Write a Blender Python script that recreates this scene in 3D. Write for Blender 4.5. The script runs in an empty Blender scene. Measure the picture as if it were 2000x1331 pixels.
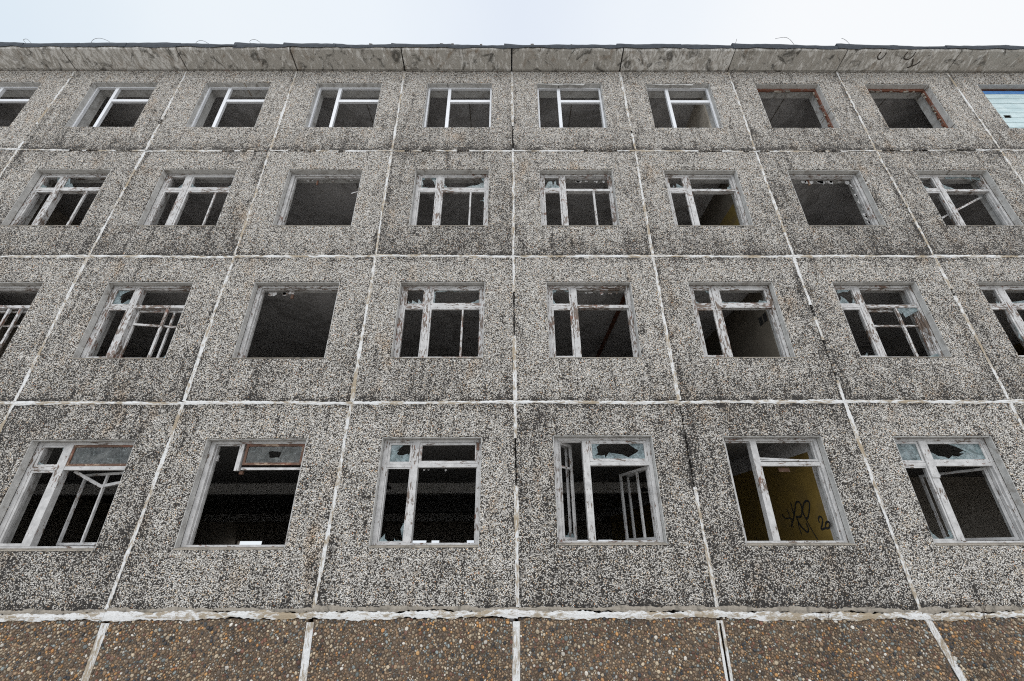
import bpy, math, random
from mathutils import Vector, Matrix
from mathutils.geometry import tessellate_polygon

sc = bpy.context.scene
C = sc.collection
R = math.radians

# ---------------------------------------------------------------- camera, sky, sun, exposure
GZ = 0.95                                   # ground is z = 0, the plinth joint is z = GZ
W = 3.0729                                  # width of one facade panel
H = 3.3                                     # storey height
PITCH, YAW, ROLL = 0.452005, 0.0061466, 0.0038853
cam_d = bpy.data.cameras.new('camera')
cam = bpy.data.objects.new('camera', cam_d)
C.objects.link(cam)
sc.camera = cam
cam_d.sensor_width = 36.0
cam_d.lens = 842.886 / 2000 * 36.0
cam_d.clip_start = 0.05
cam_d.clip_end = 3000
fwd = Vector((math.sin(YAW) * math.cos(PITCH), math.cos(YAW) * math.cos(PITCH), math.sin(PITCH)))
r0 = Vector((math.cos(YAW), -math.sin(YAW), 0))
u0 = r0.cross(fwd)
right = r0 * math.cos(ROLL) - u0 * math.sin(ROLL)
up = r0 * math.sin(ROLL) + u0 * math.cos(ROLL)
m = Matrix((right, up, -fwd)).transposed().to_4x4()
m.translation = Vector((-0.0976, -7.675, GZ + 0.8436))
cam.matrix_world = m

SUN_EL, SUN_AZ = 48.0, 200.0                # compass degrees from +Y, clockwise: behind the camera, a little left
sun_d = bpy.data.lights.new('sun', 'SUN')
sun_d.energy = 1.0
sun_d.angle = R(40)
sun_d.color = (1.0, 0.965, 0.92)
sun = bpy.data.objects.new('sun', sun_d)
C.objects.link(sun)
sdir = Vector((math.sin(R(SUN_AZ)) * math.cos(R(SUN_EL)), math.cos(R(SUN_AZ)) * math.cos(R(SUN_EL)), math.sin(R(SUN_EL))))
sun.rotation_euler = sdir.to_track_quat('Z', 'Y').to_euler()
sun.location = (0, -30, 40)

world = bpy.data.worlds.new('World')
sc.world = world
world.use_nodes = True
wt = world.node_tree
wt.nodes.clear()


def nd(t, typ, ins=None, **attrs):
    n = t.nodes.new(typ)
    for k, v in attrs.items():
        setattr(n, k, v)
    for k, v in (ins or {}).items():
        s = n.inputs[k]
        if isinstance(v, bpy.types.NodeSocket):
            t.links.new(v, s)
        else:
            s.default_value = v
    return n


def ramp(t, fac, stops, interp='LINEAR'):
    n = nd(t, 'ShaderNodeValToRGB', {'Fac': fac})
    cr = n.color_ramp
    cr.interpolation = interp
    while len(cr.elements) < len(stops):
        cr.elements.new(0.5)
    for e, (p, c) in zip(cr.elements, stops):
        e.position = p
        e.color = (c, c, c, 1) if isinstance(c, (int, float)) else (*c, 1)
    return n.outputs['Color']


def mix(t, fac, a, b, mode='MIX'):
    n = nd(t, 'ShaderNodeMix', data_type='RGBA', blend_type=mode, clamp_factor=True)
    for s, v in ((n.inputs[0], fac), (n.inputs[6], a), (n.inputs[7], b)):
        if isinstance(v, bpy.types.NodeSocket):
            t.links.new(v, s)
        elif s.type == 'RGBA':
            s.default_value = (*v, 1) if not isinstance(v, (int, float)) else (v, v, v, 1)
        else:
            s.default_value = v
    return n.outputs[2]


def mth(t, op, a, b=0.0, c=0.0, clamp=False):
    n = nd(t, 'ShaderNodeMath', operation=op, use_clamp=clamp)
    for i, v in enumerate((a, b, c)):
        if isinstance(v, bpy.types.NodeSocket):
            t.links.new(v, n.inputs[i])
        else:
            n.inputs[i].default_value = v
    return n.outputs[0]


def noise(t, vec, scale, detail=4, rough=0.55, dist=0.0, out='Fac'):
    return nd(t, 'ShaderNodeTexNoise', {'Vector': vec, 'Scale': scale, 'Detail': detail, 'Roughness': rough, 'Distortion': dist}).outputs[out]


def vscale(t, vec, s):
    return nd(t, 'ShaderNodeVectorMath', {0: vec, 1: s}, operation='MULTIPLY').outputs[0]


sky = nd(wt, 'ShaderNodeTexSky', sky_type='NISHITA', sun_disc=False)
sky.sun_elevation = R(SUN_EL)
sky.sun_rotation = R(SUN_AZ)
sky.air_density = 1.0
sky.dust_density = 3.0
wd = nd(wt, 'ShaderNodeTexCoord').outputs['Generated']
cl = noise(wt, wd, 2.2, 5, 0.55, 0.4)
wx = nd(wt, 'ShaderNodeSeparateXYZ', {0: wd}).outputs['X']
wxn = mth(wt, 'ADD', mth(wt, 'MULTIPLY', wx, 0.5), mth(wt, 'MULTIPLY', mth(wt, 'SUBTRACT', cl, 0.5), 0.10))
wxn = mth(wt, 'ADD', wxn, 0.5)
# thin overcast: white cloud with a bluer, thinner band
cloud = ramp(wt, wxn, [(0.12, (7.6, 8.6, 9.5)), (0.27, (9.0, 9.6, 10.1)), (0.38, (9.0, 9.6, 10.2)), (0.505, (8.2, 8.85, 9.85)), (0.63, (9.1, 9.6, 10.2)), (0.75, (10.0, 10.2, 10.4))], 'EASE')
# the cloud is thinner and brighter on the side of the hidden sun, behind the camera
wy = nd(wt, 'ShaderNodeSeparateXYZ', {0: wd}).outputs['Y']
back = nd(wt, 'ShaderNodeMapRange', {'Value': wy, 'From Min': 0.25, 'From Max': -0.7, 'To Min': 1.0, 'To Max': 1.9}).outputs[0]
cloud = nd(wt, 'ShaderNodeVectorMath', {0: cloud, 3: back}, operation='SCALE').outputs[0]
skyc = mix(wt, 0.93, sky.outputs[0], cloud)
bg = nd(wt, 'ShaderNodeBackground', {'Color': skyc, 'Strength': 0.1})
wo = nd(wt, 'ShaderNodeOutputWorld', {'Surface': bg.outputs[0]})

sc.view_settings.view_transform = 'Standard'
sc.view_settings.look = 'None'
sc.view_settings.exposure = 0.0
sc.view_settings.gamma = 1.0
sc.view_settings.use_curve_mapping = False
sc.render.engine = 'CYCLES'
sc.cycles.use_denoising = False          # the grain of the photograph is welcome
sc.cycles.max_bounces = 8
sc.cycles.diffuse_bounces = 5
sc.cycles.filter_width = 1.1

# ---------------------------------------------------------------- materials


class Mat:
    def __init__(self, name):
        self.m = bpy.data.materials.new(name)
        self.m.use_nodes = True
        self.t = self.m.node_tree
        self.t.nodes.clear()
        self.pos = nd(self.t, 'ShaderNodeNewGeometry').outputs['Position']
        self.out = nd(self.t, 'ShaderNodeOutputMaterial')

    def finish(self, col, rough=0.85, bump=None, strength=0.4, dist=0.01, spec=0.3):
        b = nd(self.t, 'ShaderNodeBsdfPrincipled', {'Roughness': rough, 'Specular IOR Level': spec})
        s = b.inputs['Base Color']
        if isinstance(col, bpy.types.NodeSocket):
            self.t.links.new(col, s)
        else:
            s.default_value = (*col, 1)
        if bump is not None:
            bn = nd(self.t, 'ShaderNodeBump', {'Height': bump, 'Strength': strength, 'Distance': dist})
            self.t.links.new(bn.outputs[0], b.inputs['Normal'])
        self.t.links.new(b.outputs[0], self.out.inputs['Surface'])
        self.b = b
        return self.m


def mat_pebble():
    M = Mat('pebble_dash')
    t = M.t
    xyz = nd(t, 'ShaderNodeSeparateXYZ', {0: M.pos})
    X, Z = xyz.outputs['X'], xyz.outputs['Z']
    flat = nd(t, 'ShaderNodeCombineXYZ', {'X': X, 'Y': Z}).outputs[0]
    v = nd(t, 'ShaderNodeTexVoronoi', {'Vector': flat, 'Scale': 62.0, 'Randomness': 1.0}, voronoi_dimensions='2D')
    cell = nd(t, 'ShaderNodeSeparateColor', {0: v.outputs['Color']})
    clump = noise(t, M.pos, 9.0, 3, 0.6)
    big = noise(t, M.pos, 0.9, 5, 0.62)
    mid = noise(t, M.pos, 3.2, 5, 0.65, 0.3)
    # dirt gathers low on each panel and under the openings, in patches
    vz = mth(t, 'FRACT', mth(t, 'DIVIDE', mth(t, 'SUBTRACT', Z, GZ), H))
    low = ramp(t, vz, [(0.0, 1.0), (0.06, 0.75), (0.16, 0.35), (0.30, 0.30), (0.36, 0.05), (1.0, 0.0)])
    high = ramp(t, vz, [(0.0, 0.0), (0.90, 0.0), (1.0, 0.35)])
    storey = mth(t, 'DIVIDE', mth(t, 'SUBTRACT', Z, GZ), 13.2, clamp=True)
    up = nd(t, 'ShaderNodeMapRange', {'Value': storey, 'From Min': 0.2, 'From Max': 0.3, 'To Min': 0.10, 'To Max': 0.55}).outputs[0]
    dirt = mth(t, 'ADD', mth(t, 'MULTIPLY', low, up), mth(t, 'MULTIPLY', high, 0.3))
    dirt = mth(t, 'ADD', dirt, mth(t, 'MULTIPLY', mth(t, 'SUBTRACT', mid, 0.5), 1.6))
    dirt = mth(t, 'ADD', dirt, mth(t, 'MULTIPLY', mth(t, 'SUBTRACT', big, 0.5), 1.4))
    dirt = mth(t, 'SUBTRACT', dirt, mth(t, 'MULTIPLY', storey, 0.25))
    # ragged black growth hugging the joints, water streaks, and each panel's own age
    edge = ramp(t, vz, [(0.0, 1.0), (0.012, 1.0), (0.045, 0.0), (0.955, 0.0), (0.985, 0.7), (1.0, 0.7)])
    edgen = ramp(t, noise(t, vscale(t, M.pos, (1.0, 1.0, 2.0)), 2.6, 6, 0.7, 0.5), [(0.0, 0.0), (0.44, 0.0), (0.60, 1.3)])
    dirt = mth(t, 'ADD', dirt, mth(t, 'MULTIPLY', edge, edgen))
    vx = mth(t, 'FRACT', mth(t, 'ADD', mth(t, 'DIVIDE', X, W), 100.0))
    vedge = ramp(t, vx, [(0.0, 1.0), (0.03, 0.5), (0.08, 0.0), (0.93, 0.0), (0.97, 0.4), (1.0, 1.0)])
    vedn = ramp(t, noise(t, vscale(t, M.pos, (1.5, 1.0, 0.8)), 1.9, 6, 0.7, 0.6), [(0.0, 0.0), (0.47, 0.0), (0.62, 1.0)])
    dirt = mth(t, 'ADD', dirt, mth(t, 'MULTIPLY', vedge, vedn))
    streak = ramp(t, noise(t, vscale(t, M.pos, (3.2, 1.0, 0.35)), 2.0, 5, 0.6), [(0.0, 0.0), (0.52, 0.0), (0.72, 0.7)])
    dirt = mth(t, 'ADD', dirt, streak)
    pan = nd(t, 'ShaderNodeCombineXYZ', {'X': mth(t, 'FLOOR', mth(t, 'DIVIDE', X, W)), 'Y': mth(t, 'FLOOR', mth(t, 'DIVIDE', mth(t, 'SUBTRACT', Z, GZ), H))}).outputs[0]
    age = nd(t, 'ShaderNodeTexWhiteNoise', {'Vector': pan}, noise_dimensions='2D').outputs['Value']
    dirt = mth(t, 'ADD', dirt, mth(t, 'MULTIPLY', mth(t, 'SUBTRACT', age, 0.5), 0.50))
    dirt = mth(t, 'MAXIMUM', dirt, -0.12)
    dirt = mth(t, 'MINIMUM', dirt, 1.15)
    sel = mth(t, 'ADD', cell.outputs[0], mth(t, 'MULTIPLY', mth(t, 'SUBTRACT', clump, 0.5), 0.5))
    sel = mth(t, 'SUBTRACT', sel, mth(t, 'MULTIPLY', dirt, 0.50))
    stone = ramp(t, sel, [(0.0, (0.028, 0.026, 0.025)), (0.22, (0.045, 0.041, 0.038)), (0.31, (0.19, 0.172, 0.155)), (0.46, (0.40, 0.378, 0.35)), (0.8, (0.57, 0.55, 0.52)), (1.0, (0.74, 0.72, 0.69))])
    warm = ramp(t, cell.outputs[1], [(0.0, (1, 1, 1)), (0.8, (1, 0.985, 0.96)), (0.93, (1, 0.90, 0.76)), (0.985, (0.9, 0.68, 0.45)), (1.0, (0.85, 0.4, 0.22))])
    stone = mix(t, 1.0, stone, warm, 'MULTIPLY')
    gap = ramp(t, v.outputs['Distance'], [(0.0, 0.0), (0.36, 0.0), (0.60, 1.0)])
    matrix = ramp(t, storey, [(0.0, (0.036, 0.034, 0.032)), (0.6, (0.055, 0.051, 0.047)), (1.0, (0.115, 0.105, 0.095))])
    col = mix(t, mth(t, 'MULTIPLY', gap, 0.85), stone, matrix)
    rust = ramp(t, noise(t, vscale(t, M.pos, (1, 1, 0.5)), 1.7, 5, 0.7), [(0.0, 0.0), (0.56, 0.0), (0.72, 0.75)])
    col = mix(t, rust, col, mix(t, 1.0, col, (0.85, 0.68, 0.52), 'MULTIPLY'))
    hgt = mth(t, 'SUBTRACT', 0.6, v.outputs['Distance'])
    return M.finish(col, 0.9, hgt, 0.75, 0.012, 0.2)


def mat_plinth():
    M = Mat('plinth_concrete')
    t = M.t
    g = noise(t, M.pos, 55, 5, 0.7)
    big = noise(t, M.pos, 1.6, 5, 0.6)
    col = ramp(t, g, [(0.25, (0.055, 0.040, 0.028)), (0.75, (0.15, 0.112, 0.08))])
    col = mix(t, 1.0, col, ramp(t, big, [(0.3, 0.7), (0.7, 1.2)]), 'MULTIPLY')
    return M.finish(col, 0.9, g, 0.6, 0.01, 0.2)


def mat_stone():
    M = Mat('river_pebble')
    t = M.t
    uv = nd(t, 'ShaderNodeSeparateXYZ', {0: nd(t, 'ShaderNodeTexCoord').outputs['UV']})
    hue = ramp(t, uv.outputs['X'], [(0.0, (0.03, 0.035, 0.045)), (0.10, (0.05, 0.052, 0.055)), (0.11, (0.10, 0.075, 0.055)), (0.30, (0.17, 0.122, 0.085)), (0.31, (0.25, 0.165, 0.10)), (0.56, (0.30, 0.205, 0.125)), (0.57, (0.42, 0.20, 0.07)), (0.62, (0.46, 0.26, 0.10)), (0.63, (0.34, 0.27, 0.19)), (0.78, (0.48, 0.40, 0.29)), (0.79, (0.13, 0.065, 0.05)), (0.85, (0.22, 0.10, 0.06)), (0.86, (0.13, 0.15, 0.14)), (0.94, (0.24, 0.27, 0.27)), (0.95, (0.50, 0.46, 0.40)), (1.0, (0.60, 0.57, 0.52))])
    v = mth(t, 'ADD', mth(t, 'MULTIPLY', uv.outputs['Y'], 0.6), 0.5)
    n = noise(t, M.pos, 120, 3, 0.6)
    v = mth(t, 'MULTIPLY', v, mth(t, 'ADD', mth(t, 'MULTIPLY', n, 0.6), 0.7))
    col = mix(t, 1.0, hue, nd(t, 'ShaderNodeCombineXYZ', {0: v, 1: v, 2: v}).outputs[0], 'MULTIPLY')
    big = noise(t, M.pos, 1.6, 5, 0.6)
    smear = ramp(t, noise(t, M.pos, 9, 5, 0.7), [(0.0, 0.0), (0.50, 0.0), (0.70, 0.5)])
    col = mix(t, smear, col, ramp(t, big, [(0.3, (0.11, 0.085, 0.063)), (0.7, (0.19, 0.15, 0.112))]))
    return M.finish(col, 0.55, n, 0.15, 0.004, 0.4)


def mat_seal(name, white, stretch=(3.0, 1.0, 1.0)):
    M = Mat(name)
    t = M.t
    n1 = noise(t, vscale(t, M.pos, stretch), 8.0, 7, 0.75, 0.5)
    n2 = noise(t, M.pos, 1.6, 3, 0.5)
    n3 = noise(t, M.pos, 70, 3, 0.6)
    cement = ramp(t, n3, [(0.2, (0.17, 0.145, 0.115)), (0.8, (0.32, 0.275, 0.215))])
    ochre = ramp(t, n2, [(0.35, (0.30, 0.265, 0.215)), (0.7, (0.36, 0.28, 0.18))])
    base = mix(t, 0.5, cement, ochre)
    sel = mth(t, 'ADD', n1, mth(t, 'MULTIPLY', mth(t, 'SUBTRACT', n2, 0.5), 0.6))
    f = ramp(t, sel, [(white - 0.05, 1.0), (white + 0.05, 0.0)])
    paint = ramp(t, n3, [(0.2, (0.48, 0.48, 0.48)), (0.8, (0.66, 0.66, 0.655))])
    col = mix(t, f, base, paint)
    dk = ramp(t, noise(t, M.pos, 4.0, 6, 0.75, 1.0), [(0.0, 0.0), (0.64, 0.0), (0.76, 0.7)])
    col = mix(t, dk, col, (0.10, 0.09, 0.08))
    return M.finish(col, 0.8, mth(t, 'ADD', n3, n1), 0.5, 0.01)


def mat_cornice():
    M = Mat('stained_concrete')
    t = M.t
    rnd = nd(t, 'ShaderNodeObjectInfo').outputs['Random']
    st = noise(t, vscale(t, M.pos, (1.5, 0.55, 0.55)), 4.0, 8, 0.72, 1.8)
    st = mth(t, 'ADD', st, mth(t, 'MULTIPLY', mth(t, 'SUBTRACT', rnd, 0.5), 0.10))
    st2 = noise(t, vscale(t, M.pos, (1.0, 0.6, 0.6)), 2.6, 6, 0.65, 1.6)
    n3 = noise(t, M.pos, 40, 4, 0.65)
    col = ramp(t, n3, [(0.2, (0.30, 0.285, 0.262)), (0.8, (0.44, 0.42, 0.385))])
    eff = ramp(t, st, [(0.0, 0.0), (0.49, 0.0), (0.58, 0.85)])
    col = mix(t, eff, col, (0.68, 0.67, 0.65))
    br = ramp(t, st2, [(0.0, 0.0), (0.55, 0.0), (0.70, 0.6)])
    col = mix(t, br, col, (0.16, 0.105, 0.06))
    dk = ramp(t, noise(t, M.pos, 2.4, 8, 0.74, 1.5), [(0.0, 0.0), (0.53, 0.0), (0.63, 0.8)])
    col = mix(t, dk, col, (0.045, 0.042, 0.036))
    return M.finish(col, 0.9, mth(t, 'ADD', n3, st), 0.5, 0.02)


def mat_felt():
    M = Mat('roofing_felt')
    t = M.t
    n = noise(t, M.pos, 12, 6, 0.7)
    col = ramp(t, n, [(0.3, (0.012, 0.016, 0.022)), (0.62, (0.03, 0.038, 0.05)), (0.8, (0.09, 0.09, 0.085))])
    return M.finish(col, 0.7, n, 0.5, 0.02)


def mat_paint(name, peel, base=(0.49, 0.482, 0.478), wood=(0.13, 0.098, 0.078)):
    M = Mat(name)
    t = M.t
    uv = nd(t, 'ShaderNodeTexCoord').outputs['UV']
    uvn = vscale(t, uv, (8.0, 27.0, 1.0))
    n1 = noise(t, uvn, 1.0, 6, 0.68, 0.4)
    n2 = noise(t, M.pos, 2.3, 3, 0.5)
    n3 = noise(t, vscale(t, uv, (4.0, 160.0, 1.0)), 1.0, 3, 0.6)
    woodc = ramp(t, n3, [(0.25, tuple(c * 0.5 for c in wood)), (0.75, tuple(c * 1.35 for c in wood))])
    red = ramp(t, noise(t, M.pos, 5.0, 3, 0.5), [(0.0, 0.0), (0.55, 0.0), (0.66, 0.55)])
    woodc = mix(t, red, woodc, (0.20, 0.075, 0.045))
    sel = mth(t, 'ADD', n1, mth(t, 'MULTIPLY', mth(t, 'SUBTRACT', n2, 0.5), 0.55))
    f = ramp(t, sel, [(peel - 0.015, 0.0), (peel + 0.015, 1.0)])
    dirty = ramp(t, noise(t, M.pos, 8.0, 5, 0.65), [(0.3, tuple(c * 0.66 for c in base)), (0.62, base)])
    col = mix(t, f, woodc, dirty)
    return M.finish(col, 0.6, mth(t, 'ADD', f, n3), 0.4, 0.004, 0.35)


def mat_simple(name, c0, c1, scale, rough=0.85, stain=None, lo=0.56, hi=0.68, sscale=2.0, bump=0.3):
    M = Mat(name)
    t = M.t
    n = noise(t, M.pos, scale, 6, 0.65, 0.3)
    col = ramp(t, n, [(0.25, c0), (0.75, c1)])
    if stain:
        s = ramp(t, noise(t, M.pos, sscale, 7, 0.68, 0.9), [(0.0, 0.0), (lo, 0.0), (hi, 0.8)])
        col = mix(t, s, col, stain)
    return M.finish(col, rough, n, bump, 0.01)


def mat_glass(name, dust, tint):
    M = Mat(name)
    t = M.t
    n = noise(t, M.pos, 9.0, 6, 0.7, 0.8)
    n2 = ramp(t, noise(t, M.pos, 5.0, 7, 0.72, 1.5), [(0.35, 0.0), (0.65, 1.0)])
    crack = nd(t, 'ShaderNodeTexVoronoi', {'Vector': nd(t, 'ShaderNodeVectorMath', {0: M.pos, 1: vscale(t, nd(t, 'ShaderNodeTexNoise', {'Vector': M.pos, 'Scale': 5.0}).outputs['Color'], (.25, .25, .25))}, operation='ADD').outputs[0], 'Scale': 4.5}, feature='DISTANCE_TO_EDGE').outputs['Distance']
    cr = ramp(t, crack, [(0.0, 0.45), (0.012, 0.0)])
    dc = mix(t, n2, tuple(c * .45 for c in tint), tuple(min(1, c * 1.6) for c in tint))
    dc = mix(t, cr, dc, (0.5, 0.55, 0.56))
    d = nd(t, 'ShaderNodeBsdfPrincipled', {'Roughness': 0.12, 'IOR': 1.5, 'Base Color': dc})
    tr = nd(t, 'ShaderNodeBsdfTransparent', {'Color': (0.82, 0.88, 0.87, 1)})
    f = ramp(t, n, [(0.3, max(0.0, dust - 0.34)), (0.7, min(1.0, dust + 0.30))])
    mx = nd(t, 'ShaderNodeMixShader', {'Fac': f, 1: tr.outputs[0], 2: d.outputs[0]})
    t.links.new(mx.outputs[0], M.out.inputs['Surface'])
    return M.m


def mat_ceiling(name, base, dark):
    M = Mat(name)
    t = M.t
    n = noise(t, M.pos, 22, 5, 0.65)
    col = ramp(t, n, [(0.2, tuple(c * 0.8 for c in base)), (0.8, tuple(c * 1.1 for c in base))])
    s = ramp(t, noise(t, M.pos, 1.1, 7, 0.62, 1.2), [(0.0, 0.0), (0.5, 0.0), (0.53, 0.45), (0.70, 0.75)])
    col = mix(t, s, col, dark)
    r = ramp(t, noise(t, M.pos, 1.9, 6, 0.6, 1.5), [(0.0, 0.0), (0.66, 0.0), (0.76, 0.7)])
    col = mix(t, r, col, (0.11, 0.06, 0.03))
    return M.finish(col, 0.92, n, 0.3, 0.01)


def mat_blocks():
    M = Mat('pale_blue_boards')
    t = M.t
    n = noise(t, vscale(t, M.pos, (2.2, 1, 5.0)), 1.6, 4, 0.6)
    col = ramp(t, n, [(0.3, (0.33, 0.44, 0.46)), (0.7, (0.50, 0.59, 0.60))])
    return M.finish(col, 0.4, n, 0.1, 0.01)


MP = mat_pebble()
MPL = mat_plinth()
MST = mat_stone()
MSV = mat_seal('joint_mortar', 0.51)
MSB = mat_seal('plinth_mortar', 0.50, (1.0, 1.0, 3.0))
MSH = mat_seal('joint_mortar_flat', 0.52, (0.8, 1.0, 4.0))
MSP = mat_seal('plinth_joint_mortar', 0.52, (4.0, 1.0, 0.8))
MCO = mat_cornice()
MCM = mat_simple('grey_cement', (0.17, 0.15, 0.125), (0.33, 0.295, 0.25), 24, 0.95, (0.08, 0.075, 0.065), 0.52, 0.66, 5.0)
MFE = mat_felt()
MPT = {0: mat_paint('white_paint', 0.40), 1: mat_paint('worn_paint', 0.46), 2: mat_paint('flaking_paint', 0.43), 3: mat_paint('white_paint_upper', 0.40)}
MBR = mat_paint('brown_wood', 0.60, (0.30, 0.22, 0.16), (0.10, 0.05, 0.03))
MPV = mat_simple('white_plastic', (0.56, 0.57, 0.60), (0.66, 0.67, 0.69), 5, 0.35, bump=0.0)
MRV = mat_simple('reveal_plaster', (0.34, 0.335, 0.325), (0.54, 0.535, 0.52), 9, 0.9, (0.17, 0.15, 0.13), 0.52, 0.68, 4.0)
MRU = mat_simple('brick_red_reveal', (0.085, 0.036, 0.024), (0.19, 0.075, 0.045), 14, 0.9, (0.20, 0.185, 0.17), 0.54, 0.64, 5.0)
MBK = mat_simple('brick_and_mortar', (0.06, 0.055, 0.05), (0.17, 0.15, 0.13), 18, 0.95, (0.26, 0.06, 0.035), 0.60, 0.63, 4.5)
MCE = mat_ceiling('ceiling_plaster', (0.50, 0.487, 0.485), (0.25, 0.238, 0.23))
MHL = mat_ceiling('hall_plaster', (0.72, 0.70, 0.68), (0.55, 0.53, 0.50))
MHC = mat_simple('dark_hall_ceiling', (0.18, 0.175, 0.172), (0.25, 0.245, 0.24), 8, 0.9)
MYE = mat_simple('ochre_wall', (0.17, 0.11, 0.022), (0.25, 0.165, 0.04), 3.0, 0.8, (0.13, 0.09, 0.035), 0.46, 0.66, 1.4)
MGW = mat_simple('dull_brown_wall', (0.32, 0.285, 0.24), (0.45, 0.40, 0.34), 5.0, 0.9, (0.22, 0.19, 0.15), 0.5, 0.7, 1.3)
MYD = mat_simple('dull_ochre_wall', (0.12, 0.085, 0.022), (0.17, 0.12, 0.03), 3.0, 0.85, (0.09, 0.065, 0.03), 0.46, 0.66, 1.4)
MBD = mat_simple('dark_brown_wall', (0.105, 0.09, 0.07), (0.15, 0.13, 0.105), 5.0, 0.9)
MFL = mat_simple('rubble_floor', (0.24, 0.23, 0.22), (0.42, 0.40, 0.38), 6.0, 0.95)
MGL = mat_glass('dusty_glass', 0.46, (0.22, 0.27, 0.285))
MGD = mat_glass('dirty_pane', 0.62, (0.075, 0.075, 0.07))
MDK = mat_simple('black_spray_paint', (0.012, 0.012, 0.012), (0.03, 0.03, 0.03), 20, 0.6)
MWI = mat_simple('rusty_wire', (0.06, 0.06, 0.065), (0.14, 0.13, 0.13), 20, 0.6)
MTW = mat_simple('dry_twig', (0.045, 0.032, 0.024), (0.10, 0.075, 0.055), 30, 0.9)
MSO = mat_simple('dead_ground', (0.44, 0.41, 0.37), (0.62, 0.595, 0.56), 1.5, 0.95, (0.34, 0.30, 0.24), 0.5, 0.65, 0.6)
MBB = mat_blocks()
MBL = mat_simple('blue_strip', (0.02, 0.10, 0.28), (0.05, 0.18, 0.42), 8, 0.5)
MSMK = mat_simple('soffit_mark', (0.03, 0.027, 0.024), (0.075, 0.06, 0.05), 25, 0.9)

# ---------------------------------------------------------------- mesh helpers


class MB:
    def __init__(self):
        self.v, self.f, self.uv, self.mi = [], [], [], []

    def face(self, pts, uvs=None, mi=0):
        n = len(self.v)
        self.v += [tuple(p) for p in pts]
        self.f.append(tuple(range(n, n + len(pts))))
        self.uv.append(uvs or [(p[0], p[2]) for p in pts])
        self.mi.append(mi)

    def box(self, x0, x1, y0, y1, z0, z1, axis=None, mi=0, jit=0.0, rng=random):
        d = (x1 - x0, y1 - y0, z1 - z0)
        if axis is None:
            axis = max(range(3), key=lambda k: d[k])
        j = lambda: rng.uniform(-jit, jit) if jit else 0.0
        P = {}
        for a in (0, 1):
            for b in (0, 1):
                for c in (0, 1):
                    P[a, b, c] = ((x0, x1)[a] + j(), (y0, y1)[b] + j(), (z0, z1)[c] + j())
        quads = [((0, 0, 0), (1, 0, 0), (1, 0, 1), (0, 0, 1)), ((1, 1, 0), (0, 1, 0), (0, 1, 1), (1, 1, 1)),
                 ((0, 1, 0), (0, 0, 0), (0, 0, 1), (0, 1, 1)), ((1, 0, 0), (1, 1, 0), (1, 1, 1), (1, 0, 1)),
                 ((0, 0, 1), (1, 0, 1), (1, 1, 1), (0, 1, 1)), ((0, 1, 0), (1, 1, 0), (1, 0, 0), (0, 0, 0))]
        off = rng.uniform(0, 40)
        for q in quads:
            pts = [P[k] for k in q]
            lo = [min(p[k] for p in pts) for k in range(3)]
            ext = [max(p[k] for p in pts) - lo[k] for k in range(3)]
            others = [k for k in range(3) if k != axis]
            ac = max(others, key=lambda k: ext[k])
            o2 = rng.uniform(0, 20)
            self.face(pts, [(p[axis] + off, p[ac] + o2) for p in pts], mi)

    def poly(self, pts, y0, y1, mi=0):
        """flat outline in x-z made solid between y0 and y1"""
        tri = tessellate_polygon([[Vector((a, b, 0)) for a, b in pts]])
        for tr in tri:
            self.face([(pts[i][0], y0, pts[i][1]) for i in tr], mi=mi)
            self.face([(pts[i][0], y1, pts[i][1]) for i in reversed(tr)], mi=mi)
        n = len(pts)
        for i in range(n):
            a, b = pts[i], pts[(i + 1) % n]
            self.face([(a[0], y0, a[1]), (b[0], y0, b[1]), (b[0], y1, b[1]), (a[0], y1, a[1])], mi=mi)

    def polyhole(self, outer, hole, y0, y1, mi=0):
        al = list(outer) + list(hole)
        tri = tessellate_polygon([[Vector((a, b, 0)) for a, b in outer], [Vector((a, b, 0)) for a, b in hole]])
        for tr in tri:
            self.face([(al[i][0], y0, al[i][1]) for i in tr], mi=mi)
            self.face([(al[i][0], y1, al[i][1]) for i in reversed(tr)], mi=mi)
        for loop in (outer, hole):
            n = len(loop)
            for i in range(n):
                a, b = loop[i], loop[(i + 1) % n]
                self.face([(a[0], y0, a[1]), (b[0], y0, b[1]), (b[0], y1, b[1]), (a[0], y1, a[1])], mi=mi)

    def tube(self, pts, rad, sides=5, mi=0):
        pts = [Vector(p) for p in pts]
        rads = rad if isinstance(rad, (list, tuple)) else [rad] * len(pts)
        rings = []
        for i, p in enumerate(pts):
            d = (pts[min(i + 1, len(pts) - 1)] - pts[max(i - 1, 0)]).normalized()
            a = d.orthogonal().normalized()
            b = d.cross(a)
            rings.append([p + (a * math.cos(k * 2 * math.pi / sides) + b * math.sin(k * 2 * math.pi / sides)) * rads[i] for k in range(sides)])
        for i in range(len(rings) - 1):
            for k in range(sides):
                l = (k + 1) % sides
                self.face([rings[i][k], rings[i][l], rings[i + 1][l], rings[i + 1][k]], mi=mi)
        self.face(list(reversed(rings[0])), mi=mi)
        self.face(rings[-1], mi=mi)

    def xform(self, M, start=0):
        for i in range(start, len(self.v)):
            self.v[i] = tuple(M @ Vector(self.v[i]))

    def build(self, name, mats, parent=None, loc=(0, 0, 0), smooth=False):
        me = bpy.data.meshes.new(name)
        me.from_pydata(self.v, [], self.f)
        ul = me.uv_layers.new(name='UVMap')
        k = 0
        for uvs in self.uv:
            for q in uvs:
                ul.data[k].uv = q
                k += 1
        for mt in (mats if isinstance(mats, (list, tuple)) else [mats]):
            me.materials.append(mt)
        for p, i in zip(me.polygons, self.mi):
            p.material_index = i
            p.use_smooth = smooth
        me.update()
        o = bpy.data.objects.new(name, me)
        C.objects.link(o)
        o.location = loc
        if parent:
            o.parent = parent
        return o


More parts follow.
